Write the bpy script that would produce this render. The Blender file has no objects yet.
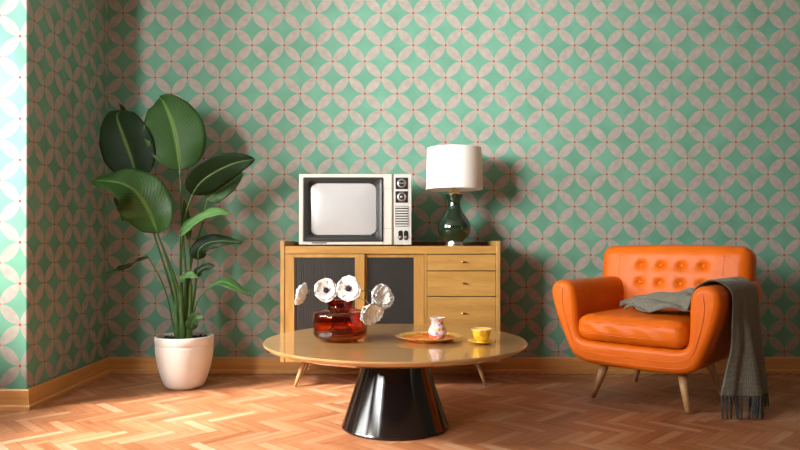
import bpy, bmesh, math, random
from mathutils import Vector, Matrix
R = math.radians
PI = math.pi
random.seed(7)
scene = bpy.context.scene
C = scene.collection

# ------------------------------------------------------------------ camera
CAM_H, FPX, HORIZ = 0.85, 680.0, 242.0
cam_d = bpy.data.cameras.new('camera')
cam = bpy.data.objects.new('camera', cam_d)
C.objects.link(cam)
cam.location = (0, 0, CAM_H)
cam.rotation_euler = (PI/2, 0, 0)
cam_d.sensor_width = 36
cam_d.lens = 36*FPX/800
cam_d.shift_y = (HORIZ-225)/800
cam_d.clip_start = 0.05
scene.camera = cam

def at(px, py, d):
    return Vector(((px-400)/FPX*d, d, CAM_H-(py-HORIZ)/FPX*d))

# ------------------------------------------------------------------ materials
def nodes(name):
    m = bpy.data.materials.new(name)
    m.use_nodes = True
    nt = m.node_tree
    return m, nt, nt.nodes['Principled BSDF']

def setp(b, **k):
    for n, v in k.items():
        n = n.replace('_', ' ')
        if n in b.inputs:
            b.inputs[n].default_value = v

def ramp(nt, stops):
    r = nt.nodes.new('ShaderNodeValToRGB')
    e = r.color_ramp.elements
    while len(e) < len(stops):
        e.new(0.5)
    for i, (p, c) in enumerate(stops):
        e[i].position = p
        e[i].color = (*c, 1)
    return r

def coords(nt, scale=(1, 1, 1), kind='Object', rot=(0, 0, 0)):
    tc = nt.nodes.new('ShaderNodeTexCoord')
    mp = nt.nodes.new('ShaderNodeMapping')
    mp.inputs['Scale'].default_value = scale
    mp.inputs['Rotation'].default_value = rot
    nt.links.new(tc.outputs[kind], mp.inputs['Vector'])
    return mp.outputs['Vector']

def noise(nt, vec, scale, detail=4, rough=0.5, dist=0.0):
    n = nt.nodes.new('ShaderNodeTexNoise')
    n.inputs['Scale'].default_value = scale
    n.inputs['Detail'].default_value = detail
    n.inputs['Roughness'].default_value = rough
    n.inputs['Distortion'].default_value = dist
    if vec is not None:
        nt.links.new(vec, n.inputs['Vector'])
    return n

def bump(nt, b, h, strength, distance=0.002):
    bn = nt.nodes.new('ShaderNodeBump')
    bn.inputs['Strength'].default_value = strength
    bn.inputs['Distance'].default_value = distance
    nt.links.new(h, bn.inputs['Height'])
    nt.links.new(bn.outputs['Normal'], b.inputs['Normal'])

def math_(nt, op, a, b=None):
    n = nt.nodes.new('ShaderNodeMath')
    n.operation = op
    for i, v in enumerate((a, b)):
        if v is None:
            continue
        if isinstance(v, (int, float)):
            n.inputs[i].default_value = v
        else:
            nt.links.new(v, n.inputs[i])
    return n.outputs[0]

def plain(name, col, rough=0.5, metal=0.0, var=0.06, vs=12, bs=0.0, bscale=200, **k):
    m, nt, b = nodes(name)
    v = coords(nt)
    n = noise(nt, v, vs, 3)
    lo = tuple(max(0, c*(1-var)) for c in col)
    hi = tuple(min(1, c*(1+var)) for c in col)
    r = ramp(nt, [(0.3, lo), (0.7, hi)])
    nt.links.new(n.outputs['Fac'], r.inputs['Fac'])
    nt.links.new(r.outputs['Color'], b.inputs['Base Color'])
    setp(b, Roughness=rough, Metallic=metal, **k)
    if bs:
        n2 = noise(nt, v, bscale, 3)
        bump(nt, b, n2.outputs['Fac'], bs)
    return m

def wood(name, dark, light, scale=(1, 1, 1), rough=0.4, kind='Object', coat=0.0, coatr=0.1, bstr=0.05):
    # scale: stretch so that the grain runs along the axis with the SMALL number
    m, nt, b = nodes(name)
    v = coords(nt, scale, kind)
    n = noise(nt, v, 3.0, 6, 0.6, 0.6)
    n2 = noise(nt, v, 22.0, 3, 0.6)
    mix = math_(nt, 'ADD', math_(nt, 'MULTIPLY', n.outputs['Fac'], 0.75), math_(nt, 'MULTIPLY', n2.outputs['Fac'], 0.25))
    mid = tuple((a+c)/2 for a, c in zip(dark, light))
    r = ramp(nt, [(0.33, dark), (0.5, mid), (0.66, light)])
    nt.links.new(mix, r.inputs['Fac'])
    nt.links.new(r.outputs['Color'], b.inputs['Base Color'])
    setp(b, Roughness=rough, Coat_Weight=coat, Coat_Roughness=coatr)
    bump(nt, b, mix, bstr, 0.001)
    return m

def wallpaper(name):
    m, nt, b = nodes(name)
    tc = nt.nodes.new('ShaderNodeTexCoord')
    sp = nt.nodes.new('ShaderNodeSeparateXYZ')
    nt.links.new(tc.outputs['UV'], sp.inputs[0])
    u, v = sp.outputs[0], sp.outputs[1]
    p = math_(nt, 'MULTIPLY', math_(nt, 'ADD', u, v), 0.5)
    q = math_(nt, 'MULTIPLY', math_(nt, 'SUBTRACT', u, v), 0.5)
    s = math_(nt, 'ABSOLUTE', math_(nt, 'SUBTRACT', math_(nt, 'FRACT', p), 0.5))
    t = math_(nt, 'ABSOLUTE', math_(nt, 'SUBTRACT', math_(nt, 'FRACT', q), 0.5))
    a = math_(nt, 'MAXIMUM', s, t)
    c = math_(nt, 'MINIMUM', s, t)
    ia = math_(nt, 'SUBTRACT', 1.0, a)
    dist = math_(nt, 'SQRT', math_(nt, 'ADD', math_(nt, 'MULTIPLY', ia, ia), math_(nt, 'MULTIPLY', c, c)))
    petal = nt.nodes.new('ShaderNodeMapRange')
    petal.interpolation_type = 'SMOOTHSTEP'
    petal.inputs['From Min'].default_value = 0.714
    petal.inputs['From Max'].default_value = 0.692
    nt.links.new(dist, petal.inputs['Value'])
    hs = math_(nt, 'SUBTRACT', 0.5, s)
    ht = math_(nt, 'SUBTRACT', 0.5, t)
    cd = math_(nt, 'SQRT', math_(nt, 'ADD', math_(nt, 'MULTIPLY', hs, hs), math_(nt, 'MULTIPLY', ht, ht)))
    dot = nt.nodes.new('ShaderNodeMapRange')
    dot.inputs['From Min'].default_value = 0.056
    dot.inputs['From Max'].default_value = 0.040
    nt.links.new(cd, dot.inputs['Value'])
    ov = coords(nt)
    n1 = noise(nt, ov, 5, 4)
    g = ramp(nt, [(0.3, (0.098, 0.262, 0.180)), (0.7, (0.140, 0.335, 0.245))])
    pk = ramp(nt, [(0.3, (0.300, 0.265, 0.230)), (0.7, (0.360, 0.325, 0.290))])
    nt.links.new(n1.outputs['Fac'], g.inputs['Fac'])
    n2 = noise(nt, ov, 30, 3)
    nt.links.new(n2.outputs['Fac'], pk.inputs['Fac'])
    m1 = nt.nodes.new('ShaderNodeMix'); m1.data_type = 'RGBA'
    nt.links.new(petal.outputs[0], m1.inputs['Factor'])
    nt.links.new(g.outputs['Color'], m1.inputs['A'])
    nt.links.new(pk.outputs['Color'], m1.inputs['B'])
    m2 = nt.nodes.new('ShaderNodeMix'); m2.data_type = 'RGBA'
    nt.links.new(dot.outputs[0], m2.inputs['Factor'])
    nt.links.new(m1.outputs['Result'], m2.inputs['A'])
    m2.inputs['B'].default_value = (0.42, 0.03, 0.015, 1)
    nt.links.new(m2.outputs['Result'], b.inputs['Base Color'])
    setp(b, Roughness=0.72)
    b.inputs['Specular IOR Level'].default_value = 0.3
    n3 = noise(nt, ov, 260, 2)
    bump(nt, b, n3.outputs['Fac'], 0.08)
    return m

def parquet_mat():
    m, nt, b = nodes('parquet_oak')
    at_ = nt.nodes.new('ShaderNodeVertexColor')
    at_.layer_name = 'tone'
    sp = nt.nodes.new('ShaderNodeSeparateColor')
    nt.links.new(at_.outputs['Color'], sp.inputs[0])
    v = coords(nt, (2.2, 34, 1), 'UV')
    n = noise(nt, v, 1.0, 5, 0.6, 0.8)
    v2 = coords(nt, (5, 160, 1), 'UV')
    n2 = noise(nt, v2, 1.0, 2)
    f = math_(nt, 'ADD', math_(nt, 'MULTIPLY', sp.outputs[0], 0.40),
              math_(nt, 'ADD', math_(nt, 'MULTIPLY', n.outputs['Fac'], 0.60), math_(nt, 'MULTIPLY', n2.outputs['Fac'], 0.16)))
    r = ramp(nt, [(0.22, (0.23, 0.072, 0.025)), (0.46, (0.44, 0.180, 0.080)), (0.66, (0.54, 0.28, 0.155)), (0.92, (0.56, 0.36, 0.23))])
    nt.links.new(f, r.inputs['Fac'])
    nt.links.new(r.outputs['Color'], b.inputs['Base Color'])
    rr = nt.nodes.new('ShaderNodeMapRange')
    rr.inputs['To Min'].default_value = 0.30
    rr.inputs['To Max'].default_value = 0.50
    nt.links.new(n.outputs['Fac'], rr.inputs['Value'])
    nt.links.new(rr.outputs[0], b.inputs['Roughness'])
    bump(nt, b, f, 0.12, 0.0015)
    return m

def leaf_mat(name, dark, light, rib):
    m, nt, b = nodes(name)
    tc = nt.nodes.new('ShaderNodeTexCoord')
    sp = nt.nodes.new('ShaderNodeSeparateXYZ')
    nt.links.new(tc.outputs['UV'], sp.inputs[0])
    au = math_(nt, 'ABSOLUTE', sp.outputs[0])     # 0 at the midrib, 1 at the edge
    # side veins: stripes running out and forward
    ph = math_(nt, 'SUBTRACT', math_(nt, 'MULTIPLY', sp.outputs[1], 26.0), math_(nt, 'MULTIPLY', au, 5.5))
    st = math_(nt, 'ADD', math_(nt, 'MULTIPLY', math_(nt, 'SINE', math_(nt, 'MULTIPLY', ph, 6.283)), 0.5), 0.5)
    n = noise(nt, coords(nt), 14, 3)
    f = math_(nt, 'ADD', math_(nt, 'MULTIPLY', st, 0.45), math_(nt, 'MULTIPLY', n.outputs['Fac'], 0.6))
    r = ramp(nt, [(0.2, dark), (0.85, light)])
    nt.links.new(f, r.inputs['Fac'])
    mr = nt.nodes.new('ShaderNodeMapRange')
    mr.inputs['From Min'].default_value = 0.10
    mr.inputs['From Max'].default_value = 0.03
    nt.links.new(au, mr.inputs['Value'])
    mx = nt.nodes.new('ShaderNodeMix'); mx.data_type = 'RGBA'
    nt.links.new(mr.outputs[0], mx.inputs['Factor'])
    nt.links.new(r.outputs['Color'], mx.inputs['A'])
    mx.inputs['B'].default_value = (*rib, 1)
    nt.links.new(mx.outputs['Result'], b.inputs['Base Color'])
    setp(b, Roughness=0.45)
    b.inputs['Specular IOR Level'].default_value = 0.3
    bump(nt, b, st, 0.18, 0.003)
    # thin leaf: some light comes through
    tr = nt.nodes.new('ShaderNodeBsdfTranslucent')
    nt.links.new(mx.outputs['Result'], tr.inputs['Color'])
    ms = nt.nodes.new('ShaderNodeMixShader')
    ms.inputs[0].default_value = 0.15
    out = nt.nodes['Material Output']
    nt.links.new(b.outputs[0], ms.inputs[1])
    nt.links.new(tr.outputs[0], ms.inputs[2])
    nt.links.new(ms.outputs[0], out.inputs['Surface'])
    return m

def spotted(name, stops, scale, rough=0.3, bs=0.15):
    m, nt, b = nodes(name)
    v = coords(nt)
    vo = nt.nodes.new('ShaderNodeTexVoronoi')
    vo.inputs['Scale'].default_value = scale
    nt.links.new(v, vo.inputs['Vector'])
    sp = nt.nodes.new('ShaderNodeSeparateColor')
    nt.links.new(vo.outputs['Color'], sp.inputs[0])
    r = ramp(nt, stops)
    r.color_ramp.interpolation = 'CONSTANT'
    nt.links.new(sp.outputs[0], r.inputs['Fac'])
    nt.links.new(r.outputs['Color'], b.inputs['Base Color'])
    setp(b, Roughness=rough, Coat_Weight=0.4)
    bump(nt, b, vo.outputs['Distance'], bs, 0.002)
    return m

def leather(name, col):
    m, nt, b = nodes(name)
    v = coords(nt)
    n = noise(nt, v, 6, 4)
    r = ramp(nt, [(0.3, tuple(c*0.88 for c in col)), (0.7, tuple(min(1, c*1.06) for c in col))])
    nt.links.new(n.outputs['Fac'], r.inputs['Fac'])
    nt.links.new(r.outputs['Color'], b.inputs['Base Color'])
    setp(b, Roughness=0.42)
    b.inputs['Specular IOR Level'].default_value = 0.25
    vo = nt.nodes.new('ShaderNodeTexVoronoi')
    vo.inputs['Scale'].default_value = 240
    nt.links.new(v, vo.inputs['Vector'])
    n2 = noise(nt, v, 16, 4, 0.6, 1.2)
    h = math_(nt, 'ADD', math_(nt, 'MULTIPLY', vo.outputs['Distance'], 0.12), math_(nt, 'MULTIPLY', n2.outputs['Fac'], 1.6))
    bump(nt, b, h, 0.30, 0.006)
    return m

def knit(name, a, c):
    m, nt, b = nodes(name)
    v = coords(nt, (1, 1, 1), 'UV')
    w1 = nt.nodes.new('ShaderNodeTexWave'); w1.inputs['Scale'].default_value = 26; w1.bands_direction = 'X'
    w2 = nt.nodes.new('ShaderNodeTexWave'); w2.inputs['Scale'].default_value = 26; w2.bands_direction = 'Y'
    for w in (w1, w2):
        w.inputs['Distortion'].default_value = 1.5
        nt.links.new(v, w.inputs['Vector'])
    h = math_(nt, 'MULTIPLY', w1.outputs['Fac'], w2.outputs['Fac'])
    n = noise(nt, coords(nt), 110, 3)
    f = math_(nt, 'ADD', math_(nt, 'MULTIPLY', h, 0.5), math_(nt, 'MULTIPLY', n.outputs['Fac'], 0.5))
    r = ramp(nt, [(0.25, a), (0.6, c)])
    nt.links.new(f, r.inputs['Fac'])
    nt.links.new(r.outputs['Color'], b.inputs['Base Color'])
    setp(b, Roughness=0.95, Sheen_Weight=0.15)
    b.inputs['Specular IOR Level'].default_value = 0.1
    bump(nt, b, f, 0.5, 0.003)
    return m

M = {}
M['paper'] = wallpaper('wallpaper_circles')
M['floor'] = parquet_mat()
M['joint'] = plain('parquet_joint', (0.06, 0.028, 0.014), 0.8)
M['ceiling'] = plain('ceiling_paint', (0.55, 0.52, 0.47), 0.9)
M['plaster'] = plain('plaster', (0.5, 0.42, 0.36), 0.9)
M['base_x'] = wood('baseboard_oak', (0.54, 0.245, 0.065), (0.70, 0.36, 0.12), (0.35, 5, 9), 0.38)
M['base_y'] = wood('baseboard_oak_side', (0.54, 0.245, 0.065), (0.70, 0.36, 0.12), (5, 0.35, 9), 0.38)
M['white'] = plain('window_paint', (0.8, 0.8, 0.78), 0.5)
M['oak_v'] = wood('honey_oak_upright', (0.32, 0.160, 0.036), (0.47, 0.26, 0.070), (7, 7, 0.7), 0.38)
M['oak_h'] = wood('honey_oak_level', (0.32, 0.160, 0.036), (0.47, 0.26, 0.070), (0.8, 7, 7), 0.38)
M['oak_leg'] = wood('oak_leg', (0.40, 0.22, 0.09), (0.58, 0.35, 0.15), (9, 9, 1.0), 0.35)
M['walnut'] = wood('walnut', (0.06, 0.02, 0.010), (0.12, 0.042, 0.020), (0.8, 7, 7), 0.3)
M['table'] = wood('lacquered_oak', (0.36, 0.19, 0.065), (0.47, 0.265, 0.10), (0.5, 6, 6), 0.3, coat=1.0, coatr=0.025, bstr=0.004)
M['table_edge'] = wood('lacquered_oak_edge', (0.36, 0.20, 0.08), (0.50, 0.30, 0.13), (0.6, 0.6, 12), 0.3, coat=0.5, coatr=0.1, bstr=0.01)
M['black_gloss'] = plain('black_lacquer', (0.010, 0.006, 0.005), 0.13, 0.0, 0.2, 6, 0.05, 90)
M['tv_case'] = plain('ivory_plastic', (0.58, 0.545, 0.485), 0.4, var=0.03)
M['tv_panel'] = plain('ivory_plastic_panel', (0.50, 0.485, 0.45), 0.35, var=0.03)
M['tv_bezel'] = plain('grey_bezel', (0.018, 0.017, 0.016), 0.40, var=0.05)
M['tv_strip'] = plain('bronze_strip', (0.30, 0.22, 0.12), 0.35, 0.5)
M['tv_screen'] = plain('picture_tube', (0.42, 0.42, 0.42), 0.18, var=0.02, Coat_Weight=0.7, Coat_Roughness=0.06)
M['tv_grille'] = plain('speaker_grille', (0.46, 0.45, 0.42), 0.5)
M['black'] = plain('black_plastic', (0.012, 0.012, 0.012), 0.3)
M['steel'] = plain('brushed_steel', (0.62, 0.61, 0.58), 0.3, 1.0)
M['brass'] = plain('brass', (0.62, 0.38, 0.13), 0.25, 1.0)
M['mesh'] = plain('charcoal_slats', (0.024, 0.021, 0.018), 0.55, var=0.15)
M['dark_recess'] = plain('dark_recess', (0.02, 0.015, 0.01), 0.7)
M['green_glaze'] = plain('green_glaze', (0.004, 0.020, 0.009), 0.10, 0, 0.3, 8, Coat_Weight=1.0, Coat_Roughness=0.04)
M['pot'] = plain('white_ceramic', (0.75, 0.73, 0.69), 0.35, var=0.03)
M['soil'] = plain('soil', (0.025, 0.016, 0.010), 0.95, 0, 0.6, 60, 1.0, 90)
M['leaf'] = leaf_mat('leaf_green', (0.020, 0.058, 0.012), (0.034, 0.098, 0.020), (0.11, 0.20, 0.04))
M['leaf_dark'] = leaf_mat('leaf_green_shaded', (0.007, 0.018, 0.006), (0.011, 0.027, 0.008), (0.06, 0.10, 0.02))  # darker copy of the leaf green: shade of back-lit undersides put into the colour
M['leaf_light'] = leaf_mat('leaf_fresh_green', (0.04, 0.13, 0.03), (0.11, 0.25, 0.07), (0.20, 0.33, 0.10))
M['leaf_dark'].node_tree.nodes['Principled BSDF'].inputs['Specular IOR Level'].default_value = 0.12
M['stalk'] = plain('stalk_green', (0.055, 0.13, 0.03), 0.4, 0, 0.3, 20)
M['leather'] = leather('orange_leather', (0.62, 0.118, 0.003))
M['piping'] = plain('orange_piping', (0.62, 0.11, 0.012), 0.4)
M['throw'] = knit('grey_wool', (0.085, 0.080, 0.062), (0.29, 0.275, 0.215))
M['tassel'] = plain('grey_yarn', (0.055, 0.056, 0.052), 0.95, 0, 0.4, 60, 0.5, 300)
M['petal'] = plain('white_petal', (0.86, 0.84, 0.81), 0.6, var=0.03)
M['petal'].node_tree.nodes['Principled BSDF'].inputs['Roughness'].default_value = 0.9
M['petal'].node_tree.nodes['Principled BSDF'].inputs['Specular IOR Level'].default_value = 0.05
M['stamen'] = plain('dark_stamen', (0.02, 0.012, 0.018), 0.8, 0, 0.5, 90, 1.0, 400)
M['stem'] = plain('flower_stem', (0.07, 0.085, 0.04), 0.6)
def shade_mat():
    m, nt, b = nodes('linen_shade')
    v = coords(nt)
    n = noise(nt, v, 220, 2)
    r = ramp(nt, [(0.3, (0.88, 0.86, 0.82)), (0.7, (0.94, 0.93, 0.90))])
    nt.links.new(n.outputs['Fac'], r.inputs['Fac'])
    nt.links.new(r.outputs['Color'], b.inputs['Base Color'])
    setp(b, Roughness=0.9)
    bump(nt, b, n.outputs['Fac'], 0.15)
    tr = nt.nodes.new('ShaderNodeBsdfTranslucent')
    tr.inputs['Color'].default_value = (0.95, 0.86, 0.70, 1)
    ms = nt.nodes.new('ShaderNodeMixShader')
    ms.inputs[0].default_value = 0.18
    nt.links.new(b.outputs[0], ms.inputs[1]); nt.links.new(tr.outputs[0], ms.inputs[2])
    nt.links.new(ms.outputs[0], nt.nodes['Material Output'].inputs['Surface'])
    return m
M['shade'] = shade_mat()
def glass(name, col, rough=0.0):
    m, nt, b = nodes(name)
    n = noise(nt, coords(nt), 5, 2)
    r = ramp(nt, [(0.3, tuple(c*0.93 for c in col)), (0.7, col)])
    nt.links.new(n.outputs['Fac'], r.inputs['Fac'])
    nt.links.new(r.outputs['Color'], b.inputs['Base Color'])
    setp(b, Roughness=rough, Transmission_Weight=1.0, IOR=1.48)
    return m
M['amber'] = glass('amber_glass', (0.72, 0.13, 0.003))
def pane_mat():
    m, nt, b = nodes('window_glass')
    setp(b, Roughness=0.02)
    tr = nt.nodes.new('ShaderNodeBsdfTransparent')
    tr.inputs[0].default_value = (0.97, 0.98, 0.98, 1)
    fr = nt.nodes.new('ShaderNodeFresnel'); fr.inputs[0].default_value = 1.25
    gl = nt.nodes.new('ShaderNodeBsdfGlossy'); gl.inputs['Roughness'].default_value = 0.02
    ms = nt.nodes.new('ShaderNodeMixShader')
    nt.links.new(fr.outputs[0], ms.inputs[0]); nt.links.new(tr.outputs[0], ms.inputs[1]); nt.links.new(gl.outputs[0], ms.inputs[2])
    nt.links.new(ms.outputs[0], nt.nodes['Material Output'].inputs['Surface'])
    return m
M['clear'] = pane_mat()
M['tray'] = spotted('enamel_orange', [(0.0, (0.85, 0.13, 0.005)), (0.35, (0.90, 0.28, 0.01)), (0.66, (0.75, 0.05, 0.005)), (0.86, (0.9, 0.5, 0.05))], 60)
M['tray_rim'] = spotted('enamel_gold', [(0.0, (0.75, 0.42, 0.06)), (0.5, (0.85, 0.55, 0.18)), (0.8, (0.65, 0.16, 0.03))], 70)
M['floral'] = spotted('floral_china', [(0.0, (0.85, 0.74, 0.70)), (0.40, (0.72, 0.42, 0.45)), (0.52, (0.85, 0.76, 0.74)), (0.66, (0.42, 0.36, 0.62)), (0.78, (0.75, 0.14, 0.10)), (0.88, (0.85, 0.55, 0.20))], 85)
M['yellow'] = spotted('yellow_china', [(0.0, (0.85, 0.50, 0.02)), (0.55, (0.88, 0.58, 0.05)), (0.9, (0.75, 0.36, 0.02))], 70)
M['china'] = plain('china_white', (0.80, 0.75, 0.66), 0.25)

# ------------------------------------------------------------------ mesh helpers
def obj(name, bm, mat, parent=None, smooth=False, bevel=0.0, segs=2, solid=0.0, subd=0, angle=40):
    me = bpy.data.meshes.new(name)
    bmesh.ops.recalc_face_normals(bm, faces=bm.faces)
    bm.to_mesh(me); bm.free()
    me.materials.append(mat)
    o = bpy.data.objects.new(name, me)
    C.objects.link(o)
    if parent:
        o.parent = parent
    if smooth:
        for p in me.polygons:
            p.use_smooth = True
    if solid:
        md = o.modifiers.new('solid', 'SOLIDIFY'); md.thickness = solid; md.offset = 0
    if bevel:
        md = o.modifiers.new('bevel', 'BEVEL'); md.width = bevel; md.segments = segs
        md.limit_method = 'ANGLE'; md.angle_limit = R(angle)
        md.harden_normals = False
    if subd:
        md = o.modifiers.new('sub', 'SUBSURF'); md.levels = subd; md.render_levels = subd
    return o

def thing(name, label, cat, loc=(0, 0, 0), rotz=0, group=None):
    o = bpy.data.objects.new(name, None)
    C.objects.link(o)
    o.location = loc; o.rotation_euler = (0, 0, rotz)
    o.empty_display_size = 0.1
    o['label'] = label; o['category'] = cat
    if group:
        o['group'] = group
    return o

def box(bm, x0, x1, y0, y1, z0, z1):
    vs = [bm.verts.new((x, y, z)) for x in (x0, x1) for y in (y0, y1) for z in (z0, z1)]
    for f in ((0, 1, 3, 2), (4, 6, 7, 5), (0, 4, 5, 1), (2, 3, 7, 6), (0, 2, 6, 4), (1, 5, 7, 3)):
        bm.faces.new([vs[i] for i in f])

def lathe(bm, prof, segs=48, cx=0, cy=0, cz=0, close=False):
    rings = []
    for r, z in prof:
        if r < 1e-5:
            rings.append([bm.verts.new((cx, cy, cz+z))])
        else:
            rings.append([bm.verts.new((cx+r*math.cos(2*PI*i/segs), cy+r*math.sin(2*PI*i/segs), cz+z)) for i in range(segs)])
    pairs = list(zip(rings, rings[1:]))
    if close:
        pairs.append((rings[-1], rings[0]))
    for a, b in pairs:
        for i in range(segs):
            j = (i+1) % segs
            if len(a) == 1 and len(b) == 1:
                continue
            if len(a) == 1:
                bm.faces.new((a[0], b[i], b[j]))
            elif len(b) == 1:
                bm.faces.new((a[i], a[j], b[0]))
            else:
                bm.faces.new((a[i], a[j], b[j], b[i]))

def smooth_pts(pts, n=8):
    pts = [Vector(p) for p in pts]
    if len(pts) < 3:
        return pts
    out = []
    P = [pts[0]*2-pts[1]] + pts + [pts[-1]*2-pts[-2]]
    for i in range(1, len(P)-2):
        for k in range(n):
            t = k/n
            a, b, c, d = P[i-1], P[i], P[i+1], P[i+2]
            out.append(0.5*((2*b)+(c-a)*t+(2*a-5*b+4*c-d)*t*t+(3*b-a-3*c+d)*t**3))
    out.append(pts[-1])
    return out

def tube(bm, pts, rad, segs=10):
    pts = [Vector(p) for p in pts]
    n = len(pts)
    if not isinstance(rad, (list, tuple)):
        rad = [rad]*n
    elif len(rad) != n:
        m = len(rad)
        rr = []
        for i in range(n):
            f = i/(n-1)*(m-1); k = min(int(f), m-2); f -= k
            rr.append(rad[k]*(1-f)+rad[k+1]*f)
        rad = rr
    rings = []
    up = None
    for i, p in enumerate(pts):
        t = (pts[min(i+1, n-1)]-pts[max(i-1, 0)]).normalized()
        if up is None:
            up = Vector((0, 0, 1)) if abs(t.z) < 0.9 else Vector((1, 0, 0))
        a = t.cross(up).normalized()
        up = a.cross(t).normalized()
        rings.append([bm.verts.new(p+rad[i]*(math.cos(2*PI*k/segs)*a+math.sin(2*PI*k/segs)*up)) for k in range(segs)])
    for a, b in zip(rings, rings[1:]):
        for k in range(segs):
            j = (k+1) % segs
            bm.faces.new((a[k], a[j], b[j], b[k]))
    bm.faces.new(rings[0][::-1]); bm.faces.new(rings[-1])

def axis_vals(h, r, nin, nc=4):
    i = h-r
    v = [i*(2*k/nin-1) for k in range(nin+1)]
    c = [i+r*math.tan(R(45)*k/nc) for k in range(1, nc+1)]
    return [-x for x in reversed(c)]+v+c

def rbox(bm, c, h, r, nin=10, bulge=(0, 0, 0), fn=None):
    """box with rounded edges and slightly bulging (padded) faces"""
    ax = [axis_vals(h[k], r, nin) for k in range(3)]
    new = []
    for k in range(3):
        a, b = (k+1) % 3, (k+2) % 3
        for s in (-1, 1):
            grid = []
            for u in ax[a]:
                row = []
                for v in ax[b]:
                    p = [0, 0, 0]
                    p[k] = s*h[k]; p[a] = u; p[b] = v
                    q = Vector([max(-(h[i]-r), min(h[i]-r, p[i])) for i in range(3)])
                    d = (Vector(p)-q)
                    P = q+d.normalized()*r
                    e = [P[i]/h[i] for i in range(3)]
                    for i in range(3):
                        j, l = (i+1) % 3, (i+2) % 3
                        P[i] += bulge[i]*e[i]*(1-e[j]**2)*(1-e[l]**2)
                    if fn:
                        P = fn(P)
                    vv = bm.verts.new(P+Vector(c))
                    new.append(vv); row.append(vv)
                grid.append(row)
            for i in range(len(grid)-1):
                for j in range(len(grid[0])-1):
                    bm.faces.new((grid[i][j], grid[i+1][j], grid[i+1][j+1], grid[i][j+1]))
    bmesh.ops.remove_doubles(bm, verts=new, dist=1e-5)

def sheet(bm, grid, uvscale=None):
    """grid[i][j] of points -> quads, with uv = (j, i) fractions"""
    uvl = bm.loops.layers.uv.verify()
    V = [[bm.verts.new(p) for p in row] for row in grid]
    ni, nj = len(V), len(V[0])
    for i in range(ni-1):
        for j in range(nj-1):
            f = bm.faces.new((V[i][j], V[i][j+1], V[i+1][j+1], V[i+1][j]))
            for l, (a, b) in zip(f.loops, ((i, j), (i, j+1), (i+1, j+1), (i+1, j))):
                l[uvl].uv = uvscale(a/(ni-1), b/(nj-1)) if uvscale else (b/(nj-1), a/(ni-1))
    return V

# ------------------------------------------------------------------ room
XL, XR, YB, YP = -1.892, 5.60, 4.41, 3.45     # alcove side, right wall, back wall, pier face
XO, YF, ZC = -2.75, -1.2, 2.72                # outer left wall, camera end, ceiling
HC = 0.1046
def struct(o):
    o['kind'] = 'structure'
    return o

def wall_box(name, x0, x1, y0, y1, z0, z1, axis, o0, v0, mat=None):
    """box whose wallpaper is laid out along `axis`; a red dot sits at (o0, v0)"""
    bm = bmesh.new()
    box(bm, x0, x1, y0, y1, z0, z1)
    uvl = bm.loops.layers.uv.verify()
    for f in bm.faces:
        n = f.normal if f.normal.length else None
        f.normal_update()
        nx = abs(f.normal.x) > 0.5
        for l in f.loops:
            c = l.vert.co
            a = c.y if nx else c.x
            if axis == 'x' and nx: a = c.y
            l[uvl].uv = ((a-o0)/HC, (c.z-v0)/HC)
    return struct(obj(name, bm, mat or M['paper']))

Z0 = 2.1256
wall_box('wall_back', XL-0.9, XR+0.1, YB, YB+0.12, 0, ZC, 'x', 0.0864, Z0)
# alcove side wall is the face (x = XL) of the pier whose front (y = YP) catches the window light
bm = bmesh.new()
box(bm, XO, XL, YP, YB, 0, ZC)
uvl = bm.loops.layers.uv.verify()
for f in bm.faces:
    f.normal_update()
    for l in f.loops:
        c = l.vert.co
        if abs(f.normal.x) > 0.5:
            l[uvl].uv = ((c.y-(3.515+HC))/HC, (c.z-Z0+0.028)/HC)
        else:
            l[uvl].uv = ((c.x+1.928)/HC, (c.z-Z0+0.022)/HC)
struct(obj('wall_left', bm, M['paper'], bevel=0.006, segs=2))
wall_box('wall_right', XR, XR+0.1, YF, YB, 0, ZC, 'y', 3.5, Z0)
# outer left wall with its two tall window openings
WINS = [(-0.25, 1.70, 0.95, 2.65), (1.85, 3.35, 0.95, 2.55)]
bm = bmesh.new()
ys = [YF]+[v for w_ in WINS for v in w_[:2]]+[YP]
for a, b_ in zip(ys[0::2], ys[1::2]):
    box(bm, XO-0.15, XO, a, b_, 0, ZC)
for y0, y1, z0, z1 in WINS:
    box(bm, XO-0.15, XO, y0, y1, 0, z0)
    box(bm, XO-0.15, XO, y0, y1, z1, ZC)
uvl = bm.loops.layers.uv.verify()
for f in bm.faces:
    for l in f.loops:
        l[uvl].uv = (l.vert.co.y/HC, (l.vert.co.z-Z0)/HC)
struct(obj('wall_window_side', bm, M['paper']))
bm = bmesh.new(); box(bm, XO-0.15, XR+0.1, YF, YB+0.12, ZC, ZC+0.1)
struct(obj('ceiling', bm, M['ceiling']))

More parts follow.
